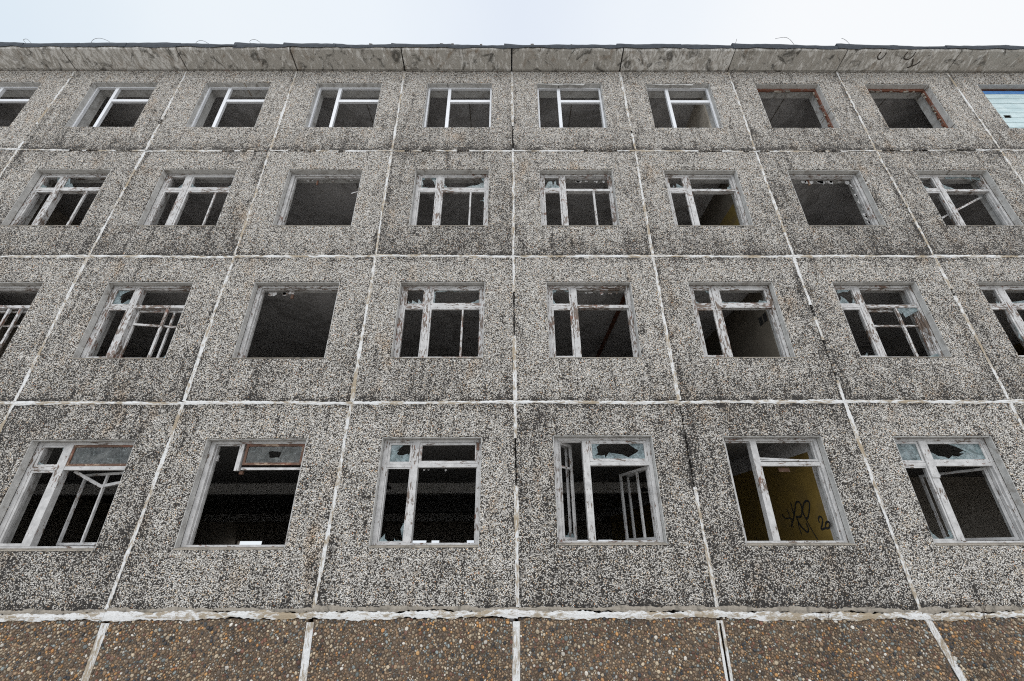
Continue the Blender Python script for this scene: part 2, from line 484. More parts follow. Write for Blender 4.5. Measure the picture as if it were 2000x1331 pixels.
def tag(o, label=None, cat=None, group=None, kind=None):
    for k, v in (('label', label), ('category', cat), ('group', group), ('kind', kind)):
        if v:
            o[k] = v
    return o


# ---------------------------------------------------------------- the joint grid of the facade (as it stands, slightly out of true)
DX = {0: {-2: -.047, -1: .002, 0: .019, 1: -.016, 2: -.001},
      1: {-3: .003, -2: .039, -1: .060, 0: .002, 1: -.027, 2: -.023, 3: -.019},
      2: {-3: -.034, -2: .056, -1: .047, 0: -.010, 1: -.036, 2: -.017, 3: .013},
      3: {-4: -.097, -3: .015, -2: .048, -1: .022, 0: -.006, 1: .002, 2: -.035, 3: -.039, 4: .062},
      4: {-4: -.042, -3: .020, -2: .044, -1: .016, 0: -.021, 1: -.032, 2: -.017, 3: .008, 4: .089}}
DZ = {0: {-2: .003, -1: .016, 0: .017, 1: -.008, 2: -.040},
      2: {-3: .016, -2: .002, -1: .029, 0: .015, 1: .014, 2: .014, 3: .014},
      3: {-4: .003, -3: -.05, -2: -.040, -1: -.035, 0: -.030, 1: -.024, 2: -.037, 3: -.014, 4: .03}}
J0, J1 = -6, 6
TOPZ = GZ + 13.06
rg = random.Random(11)


def node(lv, j):
    dx = DX.get(lv, {}).get(j, 0.0)
    if j <= -5 and lv in (3, 4):
        dx = -.03
    dz = DZ.get(lv, {}).get(j, 0.0)
    z = GZ + H * lv + dz if lv < 4 else TOPZ
    return (W * j + dx, z)


building = bpy.data.objects.new('panel_building', None)
C.objects.link(building)
tag(building, 'derelict four storey block of grey pebble-dashed concrete panels with broken windows', 'building')

OPW, OPH, SILL = 1.755, 1.755, 0.89         # window opening
OX = {0: {-3: -8.56, -2: -5.47, -1: -2.36, 0: .685, 1: 3.725, 2: 6.785},
      1: {-4: -11.7, -3: -8.55, -2: -5.47, -1: -2.40, 0: .69, 1: 3.70, 2: 6.77, 3: 9.87},
      2: {-4: -11.6, -3: -8.53, -2: -5.47, -1: -2.38, 0: .64, 1: 3.69, 2: 6.74, 3: 9.90},
      3: {-5: -14.82, -4: -11.62, -3: -8.50, -2: -5.42, -1: -2.36, 0: .68, 1: 3.71, 2: 6.77, 3: 9.85, 4: 13.02}}
OZ = {0: {-3: .87, -2: .88, -1: .90, 0: .925, 1: .91, 2: .90}, 1: {}, 2: {}, 3: {}}


def opening(r, j):
    x0 = OX[r].get(j, W * j + 0.665)
    z0 = GZ + H * r + {0: .90, 1: .905, 2: .875, 3: .85}[r]
    if r == 0 and j in OZ[0]:
        z0 = GZ + OZ[0][j]
    w = OPW + (0.02 if r else 0.0)
    h = {0: 1.75, 1: 1.745, 2: 1.745, 3: 1.79}[r]
    if r == 0 and j == -3:
        w = 1.82
    return x0, z0, w, h


WT = 0.41                                    # wall thickness


def edge_pts(a, b, step, jit):
    n = max(1, int(round(math.dist(a, b) / step)))
    out = []
    dx, dz = (b[0] - a[0]) / n, (b[1] - a[1]) / n
    L = math.hypot(dx, dz)
    for i in range(n):
        o = rg.gauss(0, jit) if i else 0.0
        out.append((a[0] + dx * i - dz / L * o, a[1] + dz * i + dx / L * o))
    return out


def loop_pts(cs, step, jit):
    out = []
    for i in range(len(cs)):
        out += edge_pts(cs[i], cs[(i + 1) % len(cs)], step, jit)
    return out


def offset(loop, d):
    """grow (d>0) a counter-clockwise outline"""
    n = len(loop)
    out = []
    for i in range(n):
        p, q = loop[i - 1], loop[(i + 1) % n]
        tx, tz = q[0] - p[0], q[1] - p[1]
        L = math.hypot(tx, tz) or 1
        out.append((loop[i][0] + tz / L * d, loop[i][1] - tx / L * d))
    return out


def panel(name, cs, hole, mat, depth=WT, y=0.0, jit=0.004, stones=False):
    mb = MB()
    outer = loop_pts(cs, 0.06, jit)
    front = offset(outer, -0.014)
    loops_f, loops = [front], [(front, outer, 1)]
    if hole:
        hin = loop_pts(hole, 0.05, jit * 0.9)
        hf = offset(hin, 0.012)
        loops_f.append(hf)
        loops.append((hf, hin, -1))
    al = [p for l in loops_f for p in l]
    for tr in tessellate_polygon([[Vector((a, b, 0)) for a, b in l] for l in loops_f]):
        pts = [al[i] for i in tr]
        ar = (pts[1][0] - pts[0][0]) * (pts[2][1] - pts[0][1]) - (pts[2][0] - pts[0][0]) * (pts[1][1] - pts[0][1])
        if ar < 0:
            pts.reverse()
        mb.face([(p[0], y, p[1]) for p in pts])
        mb.face([(p[0], y + depth, p[1]) for p in reversed(pts)])
    for f, o, s in loops:
        n = len(f)
        for i in range(n):
            k = (i + 1) % n
            a, b, c, d = (f[i][0], y, f[i][1]), (f[k][0], y, f[k][1]), (o[k][0], y + .012, o[k][1]), (o[i][0], y + .012, o[i][1])
            e, g = (o[k][0], y + depth - .012, o[k][1]), (o[i][0], y + depth - .012, o[i][1])
            h1, h2 = (f[k][0], y + depth, f[k][1]), (f[i][0], y + depth, f[i][1])
            for q in ((b, a, d, c), (c, d, g, e), (e, g, h2, h1)):
                mb.face(q if s > 0 else tuple(reversed(q)))
    if stones:
        set_stones(mb, cs, y)
        return mb.build(name, [mat, MST], building)
    return mb.build(name, mat, building)


def set_stones(mb, cs, y):
    """river pebbles half sunk in the concrete face; their colour number travels in the UVs"""
    xa, xb = max(cs[0][0], cs[3][0]), min(cs[1][0], cs[2][0])
    za, zb = max(cs[0][1], .08), cs[2][1] - .012
    grid = {}
    cell = .065
    tries = int((xb - xa) * (zb - za) * 20000)
    for i in range(tries):
        big = rg.random()
        a = (.0095 + .0115 * rg.random()) if i > tries * .10 else (.018 + .017 * big ** 2)
        z = rg.uniform(za, zb)
        fz = (z - cs[0][1]) / (cs[3][1] - cs[0][1])
        xl, xr = cs[0][0] + (cs[3][0] - cs[0][0]) * fz, cs[1][0] + (cs[2][0] - cs[1][0]) * fz
        x = rg.uniform(xl + .035, xr - .035)
        kx, kz = int(x / cell), int(z / cell)
        if any((x - px) ** 2 + (z - pz) ** 2 < ((a + pa) * .80) ** 2 for ux in (-1, 0, 1) for uz in (-1, 0, 1) for px, pz, pa in grid.get((kx + ux, kz + uz), ())):
            continue
        grid.setdefault((kx, kz), []).append((x, z, a))
        th, el = rg.uniform(0, math.pi), rg.uniform(.62, 1.0)
        ct, st = math.cos(th), math.sin(th)
        n = 7
        ph = rg.uniform(0, 6)
        base, mid = [], []
        hgt = a * rg.uniform(.30, .7)
        for k in range(n):
            an = ph + k * 2 * math.pi / n
            q = rg.uniform(.84, 1.12)
            u, v = math.cos(an) * a * q, math.sin(an) * a * q * el
            u, v = u * ct - v * st, u * st + v * ct
            base.append((x + u, y + .004, z + v))
            mid.append((x + u * .78, y - hgt * .72, z + v * .78))
        ox, oz = rg.uniform(-.2, .2) * a, rg.uniform(-.2, .2) * a
        apex = (x + ox, y - hgt, z + oz)
        uv = (rg.random(), rg.random())
        for k in range(n):
            l = (k + 1) % n
            mb.face([base[k], base[l], mid[l], mid[k]], [uv] * 4, 1)
            mb.face([mid[k], mid[l], apex], [uv] * 3, 1)


GAP = 0.013
for r in range(4):
    for j in range(J0, J1):
        a, b, c, d = node(r, j), node(r, j + 1), node(r + 1, j + 1), node(r + 1, j)
        zb = GAP if r else 0.022
        cs = [(a[0] + GAP, a[1] + zb), (b[0] - GAP, b[1] + zb), (c[0] - GAP, c[1] - GAP), (d[0] + GAP, d[1] - GAP)]
        x0, z0, w, h = opening(r, j)
        g = 0.012
        hole = [(x0 - g, z0 - g), (x0 + w + g, z0 - g), (x0 + w + g, z0 + h + g), (x0 - g, z0 + h + g)]
        panel('wall_panel', cs, hole, MP, jit=0.0045 if r < 3 else 0.007)
PJ = {-2: (-6.15, -6.16), -1: (-3.09, -3.05), 0: (0.0, -0.01), 1: (3.06, 3.045), 2: (6.21, 6.44)}
for j in range(J0, J1):
    at = lambda k: PJ.get(k, (W * k, W * k))
    (t0, b0), (t1, b1) = at(j), at(j + 1)
    panel('plinth_panel', [(b0 + .03, -.2), (b1 - .03, -.2), (t1 - .03, GZ - .075), (t0 + .03, GZ - .075)], None, MPL, depth=0.4, y=0.006, jit=0.008, stones=-5 < j < 4)

# ---------------------------------------------------------------- mortar in the joints
GAPS = {(0, 3): [(.02, .28)], (0, 2): [], (0, 1): [(.42, .72)], (0, 0): [(.56, .80)], (1, 0): [(.55, .98)], (2, 1): [(.12, .38), (.55, .62)], (-5, 3): [], (-4, 3): [(.08, .28)], (3, 1): [(.7, .74)]}


def ribbon(name, p, q, hw, jit, mat, gaps=(), y=-0.006, thick=0.012, step=0.035, lateral='x', wander=0.004):
    """a smeared strip of mortar along p-q in the facade plane, its outline ragged"""
    L = math.dist(p, q)
    n = max(4, int(L / step))
    tx, tz = (q[0] - p[0]) / L, (q[1] - p[1]) / L
    nx, nz = -tz, tx
    s = rg.uniform(0, 100)
    fn = lambda k, f: math.sin(k * f + s) * 0.5 + math.sin(k * f * 2.7 + s * 1.7) * 0.3 + rg.uniform(-.5, .5)
    rows = []
    for i in range(n + 1):
        f = i / n
        off = fn(f * L, 1.1) * wander
        a = hw * (1 + 0.22 * math.sin(f * L * 1.3 + s)) + jit * fn(f * L, 6.0)
        b = hw * (1 + 0.22 * math.sin(f * L * 1.9 + s * 2)) + jit * fn(f * L + 9, 5.0)
        cx, cz = p[0] + (q[0] - p[0]) * f + nx * off, p[1] + (q[1] - p[1]) * f + nz * off
        yy = y + rg.uniform(-.0025, .0025)
        hole = any(g0 < f < g1 for g0, g1 in gaps)
        rows.append((cx + nx * a, cz + nz * a, cx - nx * b, cz - nz * b, cx, cz, yy, hole))
    mb = MB()
    for i in range(n):
        A, B = rows[i], rows[i + 1]
        if A[7] or B[7]:
            if mb.f:
                mb.build(name, mat, building)
                mb = MB()
            continue
        ya, yb = A[6], B[6]
        for (k0, k1, e0, e1) in ((0, 4, .005, 0), (4, 2, 0, .005)):
            mb.face([(A[k0], ya + e0, A[k0 + 1]), (A[k1], ya + e1, A[k1 + 1]), (B[k1], yb + e1, B[k1 + 1]), (B[k0], yb + e0, B[k0 + 1])])
        mb.face([(B[0], yb + .005, B[1]), (B[0], y + thick, B[1]), (A[0], y + thick, A[1]), (A[0], ya + .005, A[1])])
        mb.face([(A[2], ya + .005, A[3]), (A[2], y + thick, A[3]), (B[2], y + thick, B[3]), (B[2], yb + .005, B[3])])
    if mb.f:
        mb.build(name, mat, building)


for r in range(4):
    for j in range(J0, J1 + 1):
        p, q = node(r, j), node(r + 1, j)
        p = (p[0], p[1] + (.035 if r else .05))
        q = (q[0], q[1] - .03)
        gaps = list(GAPS.get((j, r), []))
        if not gaps and rg.random() < .25:
            g0 = rg.uniform(.1, .8)
            gaps = [(g0, g0 + rg.uniform(.02, .06))]
        ribbon('vertical_joint', p, q, .026 if r > 1 else .030, .010, MSV, gaps)
for lv in range(1, 4):
    for j in range(J0, J1):
        p, q = node(lv, j), node(lv, j + 1)
        gaps = []
        if lv == 3:
            for _ in range(3):
                g0 = rg.uniform(0, .9)
                gaps.append((g0, g0 + rg.uniform(.03, .14)))
        ribbon('horizontal_joint', p, q, (.030, .030, .030, .021)[lv], .010, MSH, gaps, wander=.006)
for j in range(J0, J1):
    p, q = node(0, j), node(0, j + 1)
    ribbon('plinth_joint', (p[0], p[1] - .040), (q[0], q[1] - .040), .048, .020, MSB, y=-.020, thick=.03, wander=.008)
    ribbon('cement_fillet', (p[0], p[1] + .028), (q[0], q[1] + .028), .030, .022, MCM, y=-.008, thick=.018, wander=.010)
    (t0, b0) = PJ.get(j, (W * j, W * j))
    gp = {-1: [], 0: [], 1: [(.06, 1.0)]}.get(j, [])
    ribbon('plinth_vertical_joint', (b0, .0), (t0, GZ - .12), .048, .009, MSP, [(1 - b, 1 - a) for a, b in gp], y=-.006, thick=.014)
    mb = MB()
    dxs = (b0 - t0) / (GZ - .12)
    for s in (-1, 1):
        x0, x1 = sorted((s * .016, s * .055))
        mb.face([(b0 + x0, .0005, 0), (b0 + x1, .0005, 0), (t0 + x1, .0005, GZ - .12), (t0 + x0, .0005, GZ - .12)])
        mb.face([(b0 + x1, .016, 0), (b0 + x0, .016, 0), (t0 + x0, .016, GZ - .12), (t0 + x1, .016, GZ - .12)])
    mb.build('joint_rib', MSP, building)

# ---------------------------------------------------------------- windows
FY0, FY1 = 0.15, 0.29                        # the wooden box frame sits here in the wall


def bar(mb, x0, x1, z0, z1, y0, y1, rng):
    mb.box(x0, x1, y0, y1, z0, z1, axis=0 if (x1 - x0) > (z1 - z0) else 2, jit=0.0022, rng=rng)


def sash_mesh(rng, x0, x1, z0, z1, y, w=.042, t=.038, vert=(), hor=(), open_=None):
    mb = MB()
    bar(mb, x0, x0 + w, z0, z1, y, y + t, rng)
    bar(mb, x1 - w, x1, z0, z1, y, y + t, rng)
    bar(mb, x0 + w, x1 - w, z0, z0 + w, y + .001, y + t - .001, rng)
    bar(mb, x0 + w, x1 - w, z1 - w, z1, y + .001, y + t - .001, rng)
    for u in vert:
        bar(mb, u - .019, u + .019, z0 + w, z1 - w, y + .002, y + t - .002, rng)
    for v in hor:
        bar(mb, x0 + w, x1 - w, v - .019, v + .019, y + .003, y + t - .003, rng)
    return mb


def hinge(side, x, y, deg):
    a = R(deg) if side == 'l' else -R(deg)
    return Matrix.Translation((x, y, 0)) @ Matrix.Rotation(a, 4, 'Z') @ Matrix.Translation((-x, -y, 0))


def glass_polys(rng, x0, x1, z0, z1, spec):
    out = []
    for s in spec:
        k = s[0]
        if k == 'full':
            out.append(([(x0, z0), (x1, z0), (x1, z1), (x0, z1)], None))
        elif k == 'hole':                       # ('hole', fx, fz, rx, rz)
            cx, cz = x0 + (x1 - x0) * s[1], z0 + (z1 - z0) * s[2]
            angs = sorted(rng.uniform(0, 2 * math.pi) for _ in range(17))
            hole = []
            for i, a in enumerate(angs):
                if i and a - angs[i - 1] < .08:
                    continue
                q = rng.uniform(.72, 1.15)
                sup = 1 / max(abs(math.cos(a)), abs(math.sin(a))) ** .6
                hx = min(max(cx + math.cos(a) * s[3] * q * sup * (x1 - x0), x0 + rng.uniform(.006, .03)), x1 - rng.uniform(.006, .03))
                hz = min(max(cz + math.sin(a) * s[4] * q * sup * (z1 - z0), z0 + rng.uniform(.006, .03)), z1 - rng.uniform(.006, .03))
                hole.append((hx, hz))
            out.append(([(x0, z0), (x1, z0), (x1, z1), (x0, z1)], hole))
        elif len(k) == 1:                       # jagged strip along one edge: (edge, from, to, height)
            f0, f1, h = s[1:]
            n = max(3, int((f1 - f0) * rng.uniform(4, 7)))
            cut = sorted(rng.uniform(0.06, 0.94) for _ in range(n))
            prof = [(f0, h * rng.uniform(.05, .6))]
            for q in cut:
                f = f0 + (f1 - f0) * q
                e = h * rng.uniform(.08, 1.0) ** 1.4
                prof.append((f, e))
                if rng.random() < .4:
                    prof.append((f + .004, e * rng.uniform(.2, .6)))
            prof.append((f1, h * rng.uniform(.05, .6)))
            base = [(f0, 0), (f1, 0)] + list(reversed(prof))
            pts = []
            for f, d in base:
                if k == 'b':
                    pts.append((x0 + f * (x1 - x0), z0 + d * (z1 - z0)))
                elif k == 't':
                    pts.append((x0 + f * (x1 - x0), z1 - d * (z1 - z0)))
                elif k == 'l':
                    pts.append((x0 + d * (x1 - x0), z0 + f * (z1 - z0)))
                else:
                    pts.append((x1 - d * (x1 - x0), z0 + f * (z1 - z0)))
            out.append((pts, None))
        else:                                   # corner shard: ('bl', w, h)
            cx, sx = (x0, 1) if 'l' in k else (x1, -1)
            cz, sz = (z0, 1) if k[0] == 'b' else (z1, -1)
            w, h = s[1] * (x1 - x0), s[2] * (z1 - z0)
            pts = [(0, 0), (w, 0), (w * rng.uniform(.72, .9), h * rng.uniform(.1, .2)), (w * rng.uniform(.5, .7), h * rng.uniform(.35, .5)), (w * rng.uniform(.3, .42), h * rng.uniform(.45, .7)), (w * rng.uniform(.1, .2), h * rng.uniform(.85, 1)), (0, h)]
            out.append(([(cx + sx * a, cz + sz * b) for a, b in pts], None))
    return out


def glass(rng, name, x0, x1, z0, z1, y, spec, mat, parent, M=None, label=None):
    mb = MB()
    for i, (o, hl) in enumerate(glass_polys(rng, x0, x1, z0, z1, spec)):
        yy = y + i * .0045
        if hl:
            mb.polyhole(o, hl, yy, yy + .003)
        else:
            mb.poly(o, yy, yy + .003)
    if M is not None:
        mb.xform(M)
    o = mb.build(name, mat, parent)
    if label:
        o['label'] = label
    return o


def ring(mb, w, h, y0, y1, t, mi=0, inner_flare=0.0, bottom=True):
    """plaster lining of the hole: four slabs of thickness t standing just outside 0..w, 0..h"""
    mb.box(-t, 0, y0, y1, -t, h + t, axis=2, mi=mi)
    mb.box(w, w + t, y0, y1, -t, h + t, axis=2, mi=mi)
    mb.box(0, w, y0, y1, h, h + t, axis=0, mi=mi)
    if bottom:
        mb.box(0, w, y0, y1, -t, 0, axis=0, mi=mi)


M1, M2 = 0.522, 0.640                        # mullion
FL, FR = 0.085, 0.065                        # frame members


def make_window(r, j, spec):
    rng = random.Random(1000 + r * 100 + j * 7)
    x0, z0, w, h = opening(r, j)
    loc = (x0, 0, z0)
    kind = spec.get('kind', 'wood')
    pm = MPT[r]
    T0, T1 = (1.262, 1.335) if r == 0 else (1.20, 1.278)
    if kind == 'plastic':
        mb = MB()
        y0, y1 = .135, .195
        f = .048
        bar(mb, 0.002, f, 0.002, h - .002, y0, y1, rng)
        bar(mb, w - f, w - .002, 0.002, h - .002, y0, y1, rng)
        bar(mb, f, w - f, h - f, h - .002, y0 + .001, y1 - .001, rng)
        bar(mb, f, w - f, .002, f, y0 + .001, y1 - .001, rng)
        bar(mb, .555, .640, f, h - f, y0 - .002, y1 + .002, rng)
        bar(mb, .640, w - f, 1.17, 1.262, y0 + .0015, y1 - .0015, rng)
        win = mb.build('window', MPV, building, loc)
        rv = MB()
        ring(rv, w, h, .018, WT + .03, .0115)
        rv.build('reveal', MRV, win)
        if spec.get('patch'):
            pt = MB()
            pts = [(0, h), (w * .75, h), (w * .73, h - .06), (w * .5, h - .02), (w * .3, h - .05), (w * .1, h - .015)]
            pt.poly(pts, .02, .045)
            pt.build('loose_render', MRV, win)
        return win
    if kind in ('rust', 'blocks'):
        rv = MB()
        ring(rv, w, h, .018, .15, .0115, 0)
        ring(rv, w - .0, h - .0, .152, .24, .0115, 1)
        ring(rv, w, h, .242, WT + .03, .0115, 0)
        win = rv.build('window', [MRV, MRU], building, loc)
        if kind == 'rust':
            fr = MB()
            # what is left of a torn-out frame: brick-red strips and lumps of mortar
            fr.box(.0, w, .15, .20, h - .075, h - .002, axis=0, jit=.004, rng=rng)
            fr.box(w - .05, w - .002, .15, .205, .0, h - .08, axis=2, jit=.006, rng=rng)
            fr.build('frame_remnant', MRU, win)
            for q in range(20):
                lm = MB()
                sz = rng.uniform(.018, .055)
                if q < 13:
                    zz = rng.uniform(.02, h - .12)
                    lm.box(w - .05 - sz * .6, w - .045, .165, .165 + sz, zz, zz + sz * 1.7, jit=.01, rng=rng)
                else:
                    xx = rng.uniform(.1, w - .2)
                    lm.box(xx, xx + sz * 2.5, .16, .2, h - .075 - sz * .7, h - .07, jit=.008, rng=rng)
                lm.build('mortar_lump', MCM if q % 3 else MRU, win)
        else:
            n = 8
            hh = (h - .22) / n
            for k in range(n):
                b = MB()
                zb = k * hh
                if k in (0, 3):
                    ex = (.12, .26) if k == 0 else (.32, .52)
                    b.box(.003, ex[0], .15, .17, zb + .006, zb + hh - .006, axis=0, rng=rng)
                    b.box(ex[1], w - .003, .15, .17, zb + .006, zb + hh - .006, axis=0, rng=rng)
                    b.box(ex[0], ex[1], .151, .169, zb + hh * .55, zb + hh - .007, axis=0, rng=rng)
                else:
                    b.box(.003, w - .003, .15, .17, zb + .006, zb + hh - .006, axis=0, rng=rng, jit=.002)
                b.build('board', MBB, win)
            s = MB()
            s.box(.003, w - .003, .146, .168, h - .215, h - .09, axis=0, rng=rng)
            s.build('blue_board', MBL, win)
        return win
    # wooden box frame with mullion and transom
    mb = MB()
    y0, y1 = FY0, FY1
    top = .055 if r else .05
    bar(mb, .001, FL, .001, h - .001, y0, y1, rng)
    bar(mb, w - FR, w - .001, .001, h - .001, y0, y1, rng)
    bar(mb, FL, w - FR, h - top, h - .001, y0 + .001, y1 - .001, rng)
    bar(mb, FL, w - FR, .001, .055, y0 + .001, y1 - .001, rng)
    # rebate lips of the box frame
    bar(mb, FL, FL + .022, .055, h - top, y0 + .045, y1 - .045, rng)
    bar(mb, w - FR - .022, w - FR, .055, h - top, y0 + .045, y1 - .045, rng)
    bar(mb, FL + .022, w - FR - .022, h - top - .022, h - top, y0 + .046, y1 - .046, rng)
    mul = spec.get('mullion', 'full')
    if mul == 'full':
        bar(mb, M1, M2, .055, h - top, y0 - .004, y1 - .02, rng)
    elif mul == 'stub':
        bar(mb, M1 + .01, M2 - .03, T0 - .03, h - top, y0 - .004, y0 + .06, rng)
    tr = spec.get('transom', 'both' if mul == 'full' else 'none')
    if tr in ('both', 'left'):
        bar(mb, FL, M1, T0, T1 - .02, y0 + .002, y1 - .03, rng)
    if tr in ('both', 'right') and mul != 'none':
        bar(mb, M2 if mul == 'full' else M2 - .03, w - FR, T0, T1 - .01, y0 + .002, y1 - .03, rng)
    win = mb.build('window', pm, building, loc)
    rv = MB()
    ring(rv, w, h, .018, y0 - .012, .0115)
    ring(rv, w, h, y1 - .01, WT + .03, .0115)
    rv.build('reveal', MRV, win)
    sl = MB()
    sl.face([(0, .0, .002), (w, .0, .002), (w, y0 + .01, .028), (0, y0 + .01, .028)])
    sl.face([(0, .0, -.016), (0, .0, .002), (0, y0, .028), (0, y0, -.016)])
    sl.face([(0, -.006, -.016), (w, -.006, -.016), (w, .0, .002), (0, .0, .002)])
    sl.build('sill', MCM, win)
    # panes: LU, RU, LL, RL
    reg = {'LU': (FL + .004, M1 - .004, T1 - .016, h - top - .004), 'RU': (M2 + .004, w - FR - .004, T1 - .006, h - top - .004),
           'LL': (FL + .004, M1 - .004, .058, T0 - .004), 'RL': (M2 + .004, w - FR - .004, .058, T0 - .004),
           'LF': (FL + .004, M1 - .004, .058, h - top - .004)}
    for k, s in spec.items():
        if k not in reg:
            continue
        a, b, c, d = reg[k]
        M = hinge(s['open'][0], a if s['open'][0] == 'l' else b, s.get('y', y0 + .006) + .02, s['open'][1]) if 'open' in s else None
        yy = s.get('y', y0 + .006)
        sw = s.get('w', .040)
        if s.get('sash', True):
            sm = sash_mesh(rng, a, b, c, d, yy, sw, vert=[a + (b - a) * q for q in s.get('vert', ())], hor=[c + (d - c) * q for q in s.get('hor', ())])
            if M is not None:
                sm.xform(M)
            so = sm.build('sash', MBR if s.get('brown') else pm, win)
            if s.get('brown'):
                so['label'] = 'bare brown wooden sash'
        else:
            for q in s.get('vert', ()):
                sm = MB()
                u = a + (b - a) * q
                bar(sm, u - .024, u + .024, c, d, yy, yy + .04, rng)
                sm.build('glazing_bar', pm, win)
            sw = 0.0
        if s.get('inner'):
            q = s['inner']
            im = sash_mesh(rng, a + .012, b - .012, c + .01, d - .008, y1 - .055, .042, vert=[a + (b - a) * e for e in q.get('vert', ())], hor=[c + (d - c) * e for e in q.get('hor', ())])
            if 'open' in q:
                im.xform(hinge(q['open'][0], a + .012 if q['open'][0] == 'l' else b - .012, y1 - .035, q['open'][1]))
            im.build('inner_sash', pm, win)
        if s.get('glass'):
            glass(rng, 'glass_pane', a + sw * .9, b - sw * .9, c + sw * .9, d - sw * .9, yy + .014, s['glass'], MGD if s.get('dirty') else MGL, win, M, s.get('glabel'))
    for e in spec.get('extra', ()):
        em = MB()
        if e[0] == 'stick':                      # loose lath: from, to, thickness
            a, b = Vector(e[1]), Vector(e[2])
            L = (b - a).length
            t = e[3] / 2
            em.box(0, L, -t, t, -t, t, axis=0, rng=rng)
            em.xform(Matrix.Translation(a) @ (b - a).to_track_quat('X', 'Z').to_matrix().to_4x4())
            em.build('loose_lath', pm, win)
        elif e[0] == 'board':
            em.box(*e[1], rng=rng, jit=.003)
            em.build('board', pm, win)
        elif e[0] == 'brownboard':
            em.box(*e[1], rng=rng, jit=.003)
            em.build('board', MBR, win)
        elif e[0] == 'flakes':
            n, xa, xb, zt, s = e[1:]
            for _ in range(n):
                u = rng.uniform(xa, xb)
                q = rng.uniform(.4, 1) * s
                em.poly([(u, zt), (u + q, zt - rng.uniform(0, .01)), (u + q * rng.uniform(.8, 1.1), zt - q * rng.uniform(.5, 1)), (u + q * .4, zt - q * rng.uniform(.6, 1.2)), (u + rng.uniform(-.1, .2) * q, zt - q * rng.uniform(.4, .9))], y1 - .02, y1 - .017)
            em.build('paint_flake', pm, win)
        elif e[0] == 'jambflakes':
            n, s = e[1:]
            for _ in range(n):
                v = rng.uniform(.3, h - .15)
                q = rng.uniform(.4, 1) * s
                em.poly([(w - FR, v), (w - FR - q * .8, v - q * .3), (w - FR - q * .5, v - q), (w - FR, v - q * 1.3)], y1 - .02, y1 - .017)
            em.build('paint_flake', pm, win)
    return win


def empty_spec(**k):
    d = dict(mullion='none', transom='none')
    d.update(k)
    return d


SP = {}
for j in range(J0, J1):
    SP[3, j] = dict(kind='plastic', patch=(j in (0, 1)))
SP[3, 2] = dict(kind='rust')
SP[3, 3] = dict(kind='rust')
SP[3, 4] = dict(kind='blocks')
S_ = dict
# third floor
SP[2, -4] = S_(LU=S_(glass=[('bl', .6, .35), ('tr', .3, .6)]), RU=S_(glass=[('bl', .3, .9), ('br', .12, .3)]), LL=S_(inner={}, glass=[('bl', .5, .08)]), RL=S_(sash=False, vert=[.62], inner={}))
SP[2, -3] = S_(LU=S_(glass=[('br', .35, .45)], inner={}), RU=S_(glass=[('bl', .16, .4), ('br', .12, .4)], inner={}), LL=S_(inner={}), RL=S_(sash=True, vert=[.66], glass=[('b', .0, .3, .03)]))
SP[2, -2] = empty_spec(extra=[('flakes', 6, .2, 1.6, 1.68, .07), ('brownboard', (.58, .62, .27, .30, 1.52, 1.66)), ('stick', (1.7, .25, 1.28), (1.5, .3, 1.25), .03)])
SP[2, -1] = S_(LU=S_(glass=[('l', .0, .95, .35), ('tr', .4, .7), ('b', .0, 1, .15)]), RU=S_(glass=[('bl', .12, .4), ('br', .55, .55), ('tr', .1, .5)]), LL=S_(glass=[('br', .3, .06)], w=.03), RL=S_(sash=True, w=.03, vert=[.66], glass=[('r', .72, .85, .12)]))
SP[2, 0] = S_(LU=S_(glass=[('b', .0, 1., .75)]), RU=S_(sash=False, inner={}), LL=S_(inner={}), RL=S_(sash=False, vert=[.62], inner={}, glass=[('br', .1, .1)]), extra=[('flakes', 8, .8, 1.6, 1.66, .09)])
SP[2, 1] = S_(LU=S_(glass=[('b', .0, 1., .5)], w=.05), RU=S_(y=.2, glass=[('b', .3, .75, .2), ('br', .14, .5)]), LL=S_(inner={}), RL=S_(sash=False, inner={}))
SP[2, 2] = empty_spec(extra=[('flakes', 16, .35, 1.6, 1.66, .13), ('jambflakes', 14, .11), ('brownboard', (.62, .66, .26, .30, 1.52, 1.70))])
SP[2, 3] = S_(LU=S_(glass=[('l', .0, 1, .35), ('bl', .7, .4)], inner={}), RU=S_(sash=False, inner={}, glass=[('bl', .3, .5), ('t', .2, 1, .5)]), LL=S_(inner={}), RL=S_(sash=False, inner={}), extra=[('stick', (.1, .3, .35), (1.66, .33, 1.17), .045)])
# second floor
SP[1, -4] = S_(LU=S_(), RU=S_(sash=False, inner={}), LL=S_(inner={}), RL=S_(sash=False, vert=[.52, .74], inner=S_(hor=[.68])))
SP[1, -3] = S_(LU=S_(glass=[('bl', .6, .8), ('tl', .7, .6), ('l', 0, 1, .4), ('b', .2, 1, .5)]), RU=S_(sash=False, inner={}), LL=S_(inner={}), RL=S_(sash=False, vert=[.64], inner=S_(vert=[.74]), glass=[('br', .12, .12)]), extra=[('stick', (.68, .24, .86), (1.66, .25, .79), .042)])
SP[1, -2] = empty_spec(extra=[('flakes', 4, .18, .5, 1.66, .12), ('board', (.62, .74, .25, .262, 1.60, 1.67)), ('brownboard', (.68, .73, .26, .29, 1.5, 1.6))])
SP[1, -1] = S_(LU=S_(w=.045, glass=[('b', .1, .9, .4)]), RU=S_(w=.05, glass=[('l', .0, .9, .06), ('t', .0, 1, .12), ('br', .25, .3)]), LL=S_(w=.025), RL=S_(sash=True, w=.03, vert=[.64]))
SP[1, 0] = S_(LU=S_(glass=[('tl', .3, .35), ('bl', .22, .35), ('tr', .4, .15)]), RU=S_(sash=False, inner={}), LL=S_(w=.045), RL=S_(sash=False, inner={}), extra=[('flakes', 6, .75, 1.6, 1.66, .09)])
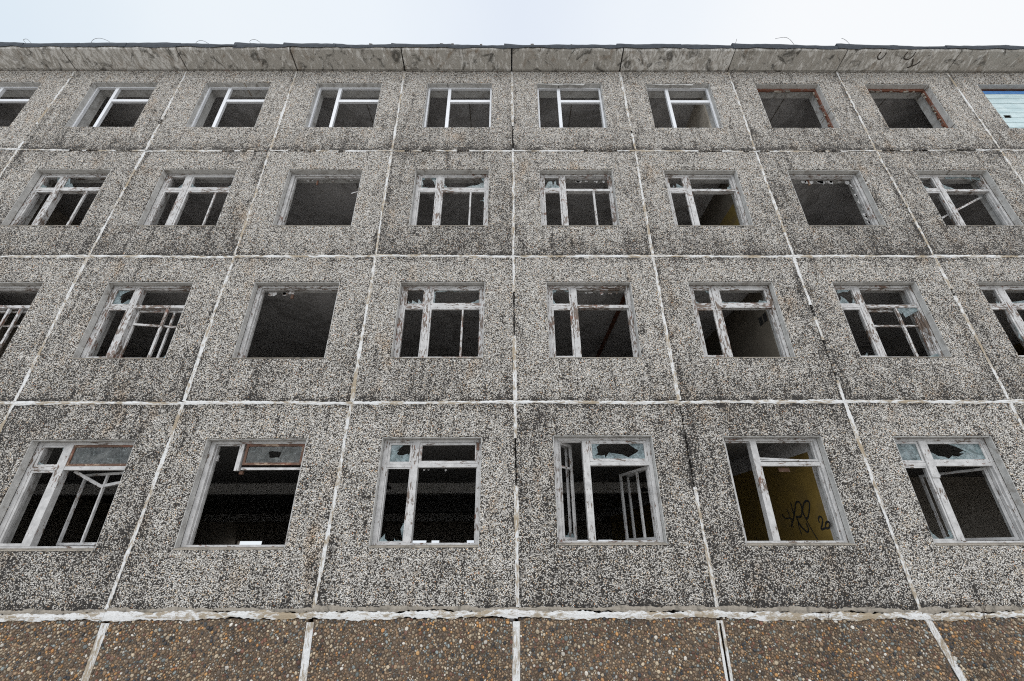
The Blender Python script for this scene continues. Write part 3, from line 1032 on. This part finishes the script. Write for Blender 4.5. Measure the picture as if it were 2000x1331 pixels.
SP[1, 1] = S_(LU=S_(w=.05, glass=[('bl', .3, .2), ('tr', .25, .3)]), RU=S_(w=.05, glass=[('b', .0, 1., .42)]), LL=S_(w=.055), RL=S_(sash=False, inner={}))
SP[1, 2] = S_(LU=S_(glass=[('t', .1, .95, .55), ('b', .0, 1, .6)]), RU=S_(sash=False, inner={}), LL=S_(inner={}, glass=[('b', .3, 1, .08)]), RL=S_(sash=False, vert=[.58], inner=S_(hor=[.66]), glass=[('t', .60, 1., .22), ('br', .3, .08)]))
SP[1, 3] = S_(LU=S_(glass=[('b', .1, .9, .35)], inner={}), RU=S_(glass=[('b', .0, .8, .3)]), LL=S_(inner={}, glass=[('r', .3, .7, .2)]), RL=S_(vert=[.62]))
# ground floor
SP[0, -3] = S_(LU=S_(glass=[('bl', .4, .15), ('tr', .14, .3)], inner={}), RU=S_(brown=True, dirty=True, glass=[('full',)], glabel='sooty unbroken pane'), LL=S_(inner={}), RL=S_(sash=False, inner=S_(vert=[.52], open=('r', 16))), extra=[('stick', (.72, .3, 1.26), (1.18, .42, 1.02), .05), ('stick', (1.18, .42, 1.02), (1.72, .33, 1.1), .05)])
SP[0, -2] = S_(mullion='stub', transom='none', RU=S_(brown=True, dirty=True, glass=[('hole', .52, .5, .14, .2), ('bl', .3, .6), ('b', .2, .8, .4)], glabel='dirty pane with a hole'), extra=[('board', (.655, 1.69, .152, .20, 1.245, 1.285)), ('board', (.085, .125, .25, .29, 1.42, 1.52)), ('brownboard', (.60, .66, .21, .25, 1.18, 1.24))])
SP[0, -1] = S_(LU=S_(glass=[('bl', .95, .75), ('tl', .65, .7), ('l', 0, 1, .6), ('b', 0, 1, .5), ('br', .45, .5)]), RU=S_(w=.045), LL=S_(w=.02, glass=[('b', .0, .95, .11), ('r', .02, .26, .16)]), RL=S_(sash=False), extra=[('brownboard', (1.665, 1.715, .137, .149, 1.56, 1.69)), ('flakes', 4, .15, 1.2, 1.25, .05)])
SP[0, 0] = S_(transom='right', LF=S_(w=.05, hor=[.73], open=('l', 50), glass=[('b', .05, .95, .13)], inner=S_(open=('l', 62))), RU=S_(w=.05, glass=[('l', 0, 1, .20), ('b', 0, 1, .50), ('tr', .30, .75), ('br', .36, .85), ('tl', .2, .6), ('bl', .3, .45), ('b', .3, .8, .4)]), RL=S_(w=.045, vert=[.6], open=('r', 74), inner=S_(open=('r', 84))))
SP[0, 1] = S_(transom='right', RU=S_(sash=False), RL=S_(sash=False), extra=[('stick', (.56, .22, 1.41), (1.69, .2, 1.345), .028), ('stick', (.6, .2, 1.36), (1.69, .19, 1.36), .03), ('brownboard', (1.0, 1.2, .28, .3, 1.18, 1.25))])
SP[0, 2] = S_(LU=S_(glass=[('full',)]), RU=S_(w=.045, glass=[('br', .62, .95), ('tr', .6, .95), ('bl', .4, .45), ('b', 0, .7, .35), ('r', 0, 1, .5)]), LL=S_(w=.03, glass=[('bl', .35, .14), ('br', .5, .06), ('r', .02, .12, .2)]), RL=S_(sash=False, inner=S_(open=('r', 66))), extra=[('board', (.52, .655, .128, .144, 1.06, 1.70)), ('stick', (.70, .25, 1.27), (.74, .22, 1.1), .03)])
for r in (0, 1, 2):
    for j in range(J0, J1):
        SP.setdefault((r, j), S_(LU=S_(glass=[('b', .0, 1., .5)]), RU=S_(glass=[('bl', .3, .5)]), LL=S_(inner={}), RL=S_(sash=True, vert=[.62])))
for (r, j), s in sorted(SP.items()):
    make_window(r, j, s)

# ---------------------------------------------------------------- cornice, roof edge
CY, CZ0, CZ1 = -0.53, GZ + 13.10, GZ + 13.18
mb = MB()
mb.box(W * J0, W * J1, .03, .35, TOPZ + .002, CZ0 - .002, axis=0)
mb.build('brick_course', MBK, building)
slabs = {}
CX = {-4: -12.33, -3: -9.2, -2: -6.1, -1: -3.06, 0: -.03, 1: 3.04, 2: 6.12, 3: 9.22, 4: 12.38}
for j in range(J0, J1):
    mb = MB()
    xa, xb = CX.get(j, W * j) + rg.uniform(.010, .022), CX.get(j + 1, W * (j + 1)) - rg.uniform(.010, .022)
    n = 24
    prof = []
    for i in range(n + 1):
        x = xa + (xb - xa) * i / n
        jt = rg.uniform(-.008, .008)
        prof.append([(x, .36, CZ0 + .001), (x, -.005, CZ0 + .001 + jt * .3), (x, -.03, CZ0 - .012 + jt * .4), (x, CY + .03 + jt, CZ1 - .004), (x, CY + jt * .6, CZ1 + .022), (x, CY, CZ1 + .15), (x, .36, CZ1 + .15)])
    for i in range(n):
        for k in range(7):
            l = (k + 1) % 7
            mb.face([prof[i][k], prof[i][l], prof[i + 1][l], prof[i + 1][k]])
    mb.face(prof[0])
    mb.face(list(reversed(prof[-1])))
    slabs[j] = mb.build('cornice_slab', MCO, building)


def soffit(x, y):
    return CZ0 - .012 + (CZ1 - .004 - CZ0 + .012) * (-y - .03) / (-CY - .06) - .005


def stroke(mb, pts, hw, plane):
    """a flat brush stroke along pts in a plane given by plane(a,b)->(x,y,z)"""
    n = len(pts)
    L, Rr = [], []
    for i in range(n):
        p, q = pts[max(i - 1, 0)], pts[min(i + 1, n - 1)]
        tx, ty = q[0] - p[0], q[1] - p[1]
        d = math.hypot(tx, ty) or 1
        L.append((pts[i][0] - ty / d * hw, pts[i][1] + tx / d * hw))
        Rr.append((pts[i][0] + ty / d * hw, pts[i][1] - tx / d * hw))
    for i in range(n - 1):
        mb.face([plane(*L[i]), plane(*L[i + 1]), plane(*Rr[i + 1]), plane(*Rr[i])])


def smooth(pts, k=4):
    out = []
    n = len(pts)
    for i in range(n - 1):
        p0, p1, p2, p3 = pts[max(i - 1, 0)], pts[i], pts[i + 1], pts[min(i + 2, n - 1)]
        for s in range(k):
            t = s / k
            out.append(tuple(.5 * (2 * p1[d] + (p2[d] - p0[d]) * t + (2 * p0[d] - 5 * p1[d] + 4 * p2[d] - p3[d]) * t * t + (3 * p1[d] - p0[d] - 3 * p2[d] + p3[d]) * t ** 3) for d in range(2)))
    out.append(pts[-1])
    return out


sp = lambda a, b: (a, b, soffit(a, b))
mb = MB()
stroke(mb, smooth([(10.163, -.484), (10.142, -.386), (10.208, -.312), (10.286, -.321), (10.324, -.403), (10.317, -.476)]), .016, sp)
mb.build('painted_letter', MSMK, slabs[3])
mb = MB()
stroke(mb, smooth([(10.90, -.49), (10.883, -.404), (10.918, -.33), (11.033, -.306), (11.114, -.372), (11.122, -.485)]), .015, sp)
stroke(mb, smooth([(11.172, -.323), (11.262, -.155), (11.166, -.104)]), .018, sp)
stroke(mb, smooth([(11.276, -.138), (11.371, -.189), (11.427, -.265)]), .017, sp)
mb.build('painted_letter', MSMK, slabs[3])

# roofing felt hanging over the edge, in overlapping lengths
x = W * J0
k = 0
ends = [-14.9, -13.4, -11.9, -10.6, -9.15, -7.6, -6.25, -4.9, -3.3, -1.75, -.2, 1.3, 2.9, 4.6, 6.1, 7.6, 9.0, 10.6, 12.0, 13.7, 15.2]
ends = [W * J0] + ends + [W * J1]
for a, b in zip(ends, ends[1:]):
    mb = MB()
    n = max(6, int((b - a) / .12))
    lift = rg.uniform(-.015, .045)
    lip = rg.choice([0, .015, .06, .035])
    ph = rg.uniform(0, 6)
    rows = []
    for i in range(n + 1):
        f = i / n
        xx = a - .04 + (b - a + .08) * f
        wv = .022 * math.sin(xx * 2.1 + ph) + rg.uniform(-.010, .010)
        tp = CZ1 + .168 + lift + wv + lip * max(0, 1 - f * 3.2)
        bt = CZ1 + .035 + rg.uniform(-.022, .018) + .018 * math.sin(xx * 5 + ph)
        yo = CY - .022 - (k % 2) * .009
        rows.append([(xx, yo + .004, bt), (xx, yo - .006, (bt + tp) / 2), (xx, yo - .002, tp - .01), (xx, yo + .02, tp), (xx, .4, tp + .02), (xx, .4, tp + .012), (xx, yo + .026, tp - .008), (xx, yo + .008, bt)])
    for i in range(n):
        for q in range(8):
            l = (q + 1) % 8
            mb.face([rows[i][l], rows[i][q], rows[i + 1][q], rows[i + 1][l]])
    mb.face(list(reversed(rows[0])))
    mb.face(rows[-1])
    mb.build('felt_strip', MFE, building)
    k += 1

# bits of debris lying on the roof edge, and loops of loose wire
for xx, s in ((-3.95, .05), (-2.0, .06), (-1.7, .05), (-5.2, .03), (.5, .06), (-.9, .04), (1.6, .03), (7.0, .03), (4.0, .035)):
    mb = MB()
    mb.box(xx, xx + s * 1.4, CY - .01, CY + s, CZ1 + .17, CZ1 + .185 + s, jit=s * .25, rng=rg)
    mb.build('rubble_bit', MBK, building)
ZT = CZ1 + .16
wires = [(-13.3, [(0, 0), (-.12, .12), (-.2, .22), (-.12, .25), (0, .14), (.08, .04)]), (-11.4, [(-.15, 0), (-.2, .2), (-.05, .34), (.15, .3), (.28, .05)]), (-8.5, [(-.2, 0), (-.22, .14), (-.05, .22), (.25, .08)]),
         (-7.15, [(0, 0), (-.12, .18), (-.02, .32), (.12, .25), (.15, .04)]), (-2.3, [(-.08, 0), (-.02, .1), (.1, .06)]), (6.1, [(0, 0), (.08, .18), (.2, .38), (.24, .5)]), (7.85, [(0, 0), (.0, .2), (-.12, .38), (-.42, .5)]),
         (9.4, [(0, 0), (.06, .2), (-.02, .32), (-.18, .38)]), (11.5, [(0, 0), (.16, .1), (.22, .2)]), (14.0, [(0, 0), (.02, .14)])]
for xx, pts in wires:
    mb = MB()
    s3 = smooth(pts, 5)
    mb.tube([(xx + a, CY + .05 + .05 * math.sin(a * 9), ZT + b) for a, b in s3], .005, 5)
    mb.build('wire', MWI, building)

# ---------------------------------------------------------------- inside
PX = 5.45                                    # the ochre cross wall
XL, XR = W * J0, W * J1
YB = 24.0
CEIL = [GZ + 2.82, GZ + 6.18, GZ + 9.5, GZ + 12.80]
FLOOR = [GZ - .05, GZ + 3.33, GZ + 6.62, GZ + 9.9]
UB = 7.0                                     # back wall of the upper rooms
for r in range(4):
    mb = MB()
    if r == 0:
        mb.box(XL + .3, XR - .3, WT + .002, YB, -.1, FLOOR[0], axis=0)
        mb.build('floor', MFL, building)
    top = FLOOR[r + 1] if r < 3 else GZ + 13.25
    mb = MB()
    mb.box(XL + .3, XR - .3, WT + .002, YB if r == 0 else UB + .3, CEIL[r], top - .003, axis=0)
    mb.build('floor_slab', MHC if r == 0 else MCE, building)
    if r:
        mb = MB()
        mb.box(XL + .3, XR - .3, UB, UB + .2, FLOOR[r], CEIL[r] - .002, axis=0)
        mb.build('inner_wall', MGW, building)
    # cross walls
    yb = 18.0 if r == 0 else UB - .002
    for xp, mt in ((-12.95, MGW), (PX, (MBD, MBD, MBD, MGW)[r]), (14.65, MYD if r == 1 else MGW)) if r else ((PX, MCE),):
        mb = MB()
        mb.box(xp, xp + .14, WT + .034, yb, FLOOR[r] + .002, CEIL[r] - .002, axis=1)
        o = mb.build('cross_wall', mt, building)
        if xp == PX and r in (0, 2):
            db = MB()
            db.box(PX - .003, PX - .0005, WT + .036, yb - .02, FLOOR[r] + .004, GZ + (2.47, 0, 8.55)[r], axis=1)
            db.build('painted_dado', MYE if r == 0 else MYD, o)
        if xp == PX and r == 0:
            pl = lambda a, b: (PX - .0045, a, GZ + b)
            gs = [[(1.55, 1.564), (1.51, 1.444), (1.488, 1.214)], [(1.364, 1.665), (1.358, 1.559), (1.367, 1.424), (1.448, 1.336), (1.553, 1.238)],
                  [(1.367, 1.424), (1.267, 1.551), (1.206, 1.64), (1.12, 1.663), (1.058, 1.606), (1.076, 1.495), (1.136, 1.409), (1.233, 1.395), (1.299, 1.409)],
                  [(1.299, 1.409), (1.268, 1.285), (1.176, 1.181), (1.082, 1.124), (1.03, 1.195), (1.055, 1.284)],
                  [(1.058, 1.494), (.968, 1.608), (.858, 1.653), (.793, 1.612), (.848, 1.498), (.968, 1.358), (1.038, 1.392), (1.058, 1.494)],
                  [(1.038, 1.392), (.993, 1.271), (.919, 1.113), (.847, .993)], [(1.752, 1.482), (1.669, 1.401), (1.516, 1.392), (1.401, 1.354)],
                  [(1.265, 1.366), (1.297, 1.226), (1.275, 1.086)]]
            mb = MB()
            for i, g in enumerate(gs):
                stroke(mb, smooth(g), .018 if i in (1, 2, 3, 4) else .012, lambda a, b, i=i: (PX - .0045 - i * .0006, a, GZ + b))
            mb.build('graffiti', MDK, o)
            mb = MB()
            for i, g in enumerate([[(.668, 1.264), (.682, 1.312), (.65, 1.352), (.618, 1.365), (.576, 1.343), (.575, 1.29), (.61, 1.24), (.672, 1.175), (.655, 1.155), (.60, 1.165), (.545, 1.175)], [(.52, 1.247), (.448, 1.271), (.407, 1.232), (.467, 1.171), (.541, 1.174), (.535, 1.22), (.50, 1.25)]]):
                stroke(mb, smooth(g), .018, lambda a, b, i=i: (PX - .0045 - i * .0006, a, GZ + b))
            mb.build('graffiti', MDK, o)
            mb = MB()
            for (cy, cz, s) in ((2.25, 2.33, .13), (3.9, 2.1, .17), (1.3, 2.42, .05)):
                pts = [(cy + math.cos(a) * s * rg.uniform(.6, 1.1), cz + math.sin(a) * s * rg.uniform(.6, 1.1) * .8) for a in [i * .7 for i in range(9)]]
                for i in range(1, 8):
                    mb.face([pl(*pts[0]), pl(*pts[i]), pl(*pts[i + 1])])
            mb.build('broken_hole', MDK, o)
        if xp == PX and r == 1:
            for yv in (.44, .61):
                mb = MB()
                mb.box(PX - .012, PX - .002, yv, yv + .12, GZ + 5.27, GZ + 5.46, axis=2)
                mb.build('vent', MDK, o)
for r in (1, 2):                             # long rust stain and pipe on ceilings
    mb = MB()
    xx = (2.55, -4.2)[r - 1]
    mb.box(xx, xx + .09, WT + .05, 5.5, CEIL[r] - .05, CEIL[r] - .004, axis=1)
    mb.build('ceiling_pipe', MRU if r == 1 else MCE, building)
for xx in (-10.5, -7.4, -4.35, -1.3, 1.75, 8.0, 11.0):   # dark open seams between the top-floor ceiling slabs
    mb = MB()
    mb.box(xx, xx + .022, WT + .05, UB - .1, CEIL[3] - .006, CEIL[3] - .002, axis=1)
    mb.build('slab_seam', MBD, building)
# ground-floor hall: beams, far wall with low bright openings
mb = MB()
mb.box(XL + .35, PX - .002, 7.0, 7.35, GZ + 2.50, CEIL[0] - .002, axis=0)
mb.build('ceiling_beam', MHL, building)
mb = MB()
mb.box(XL + .35, PX - .002, 19.8, 20.15, GZ + 2.40, CEIL[0] - .002, axis=0)
mb.build('ceiling_beam', MHL, building)
mb = MB()
ops = [(-18.0, -16.4), (-7.1, -5.6), (-5.3, -4.75), (-2.95, -1.2), (1.0, 2.2), (4.2, 5.27), (5.75, 6.75)]
xs = XL
for a, b in ops:
    mb.box(xs, a, YB - .3, YB, FLOOR[0] + .002, GZ + 1.43, axis=2)
    mb.box(a, b, YB - .3, YB, FLOOR[0] + .002, GZ + .5, axis=0)
    xs = b
mb.box(xs, XR, YB - .3, YB, FLOOR[0] + .002, GZ + 1.43, axis=0)
mb.box(XL, XR, YB - .3, YB, GZ + 1.432, CEIL[0] - .002, axis=0)
mb.build('far_wall', MGW, building)
# right-hand ground-floor room
mb = MB()
mb.box(PX + .145, XR - .4, 6.0, 6.2, FLOOR[0] + .002, CEIL[0] - .002, axis=0)
mb.build('inner_wall', MGW, building)
# the shell: gable walls, rear wall, roof
for s in (XL, XR - .3):
    mb = MB()
    mb.box(s + .002, s + .298, WT + .004, YB, -.2, GZ + 13.3, axis=2)
    mb.build('gable_wall', MP, building)
    mb = MB()
    q = s + .302 if s == XL else s - .042
    mb.box(q, q + .04, WT + .04, YB - .31, FLOOR[0] + .003, CEIL[0] - .003, axis=1)
    mb.build('inner_wall', MGW, building)
mb = MB()
mb.box(XL + .305, XR - .305, YB - .3, YB, CEIL[0] + .5, GZ + 13.3, axis=0)
mb.build('rear_wall', MP, building)
mb = MB()
mb.box(XL, XR, .41, YB + .3, GZ + 13.305, GZ + 13.36, axis=0)
mb.build('roof', MFE, building)

# ---------------------------------------------------------------- pendant lamps left in the hall


def pendant(x, y, zc, drop, label):
    o = bpy.data.objects.new('pendant_lamp', None)
    C.objects.link(o)
    o.location = (x, y, zc)
    tag(o, label, 'lamp', 'pendant lamps in the ground-floor hall')
    mb = MB()
    mb.tube([(0, 0, 0), (.01, 0, -drop * .5), (0, 0, -drop)], .012, 6)
    mb.build('cord', MDK, o)
    mb = MB()
    mb.tube([(0, 0, -.002), (0, 0, -.05)], [.05, .035], 10)
    mb.build('ceiling_rose', MDK, o)
    mb = MB()
    mb.tube([(0, 0, -drop), (0, 0, -drop - .05), (0, 0, -drop - .055), (0, 0, -drop - .11), (0, 0, -drop - .13)], [.03, .04, .10, .12, .05], 12)
    mb.build('lamp_holder', MDK, o)
    return o


pendant(-3.42, 4.6, CEIL[0], .36, 'dark pendant lamp seen through the window with a broken upper left pane')
pendant(3.62, 4.9, CEIL[0], .40, 'dark pendant lamp seen through the window whose casements stand open')

# ---------------------------------------------------------------- dry shrubs against the plinth


def shrub(x, y, seed, label, hgt, nstem):
    rr = random.Random(seed)
    o = bpy.data.objects.new('dry_shrub', None)
    C.objects.link(o)
    o.location = (x, y, 0)
    tag(o, label, 'shrub', 'leafless shrubs growing at the plinth')
    for s in range(nstem):
        st, tw = MB(), MB()
        p = Vector((rr.uniform(-.12, .12), rr.uniform(-.06, .06), -.02))
        d = Vector((rr.uniform(-.12, .12), rr.uniform(-.05, .05), 1)).normalized()
        hh = hgt * rr.uniform(.75, 1.0)
        n = 14
        pts = [p.copy()]
        for i in range(n):
            d = (d + Vector((rr.uniform(-.08, .08), rr.uniform(-.05, .05), .04))).normalized()
            p = p + d * hh / n
            pts.append(p.copy())
            if i > 4:
                for _ in range(rr.choice((1, 1, 2))):
                    q = p.copy()
                    e = (d + Vector((rr.uniform(-1.0, 1.0), rr.uniform(-.5, .5), rr.uniform(-.1, .6)))).normalized()
                    tp = [q.copy()]
                    m_ = rr.randint(3, 6)
                    for z in range(m_):
                        e = (e + Vector((rr.uniform(-.2, .2), rr.uniform(-.2, .2), .08))).normalized()
                        q = q + e * rr.uniform(.03, .06)
                        tp.append(q.copy())
                        if rr.random() < .35:
                            e2 = (e + Vector((rr.uniform(-.8, .8), rr.uniform(-.4, .4), .3))).normalized()
                            tw.tube([q, q + e2 * .04, q + e2 * .09], [.0016, .0013, .0008], 3)
                    tw.tube(tp, [.0028 - .0018 * k2 / m_ for k2 in range(m_ + 1)], 4)
        st.tube(pts, [.0075 - .006 * i / n for i in range(n + 1)], 5)
        so = st.build('stem', MTW, o)
        tw.build('twig', MTW, so)


shrub(4.36, -.42, 5, 'thin leafless shrub with one tall stem left of the white plinth joint', 1.18, 2)
shrub(6.62, -.42, 9, 'thin leafless shrub at the right end of the plinth', 1.05, 3)

# ---------------------------------------------------------------- ground
mb = MB()
g = 400
mb.face([(-g, -g, 0), (g, -g, 0), (g, g, 0), (-g, g, 0)])
o = mb.build('ground', MSO)
tag(o, None, None, None, 'structure')
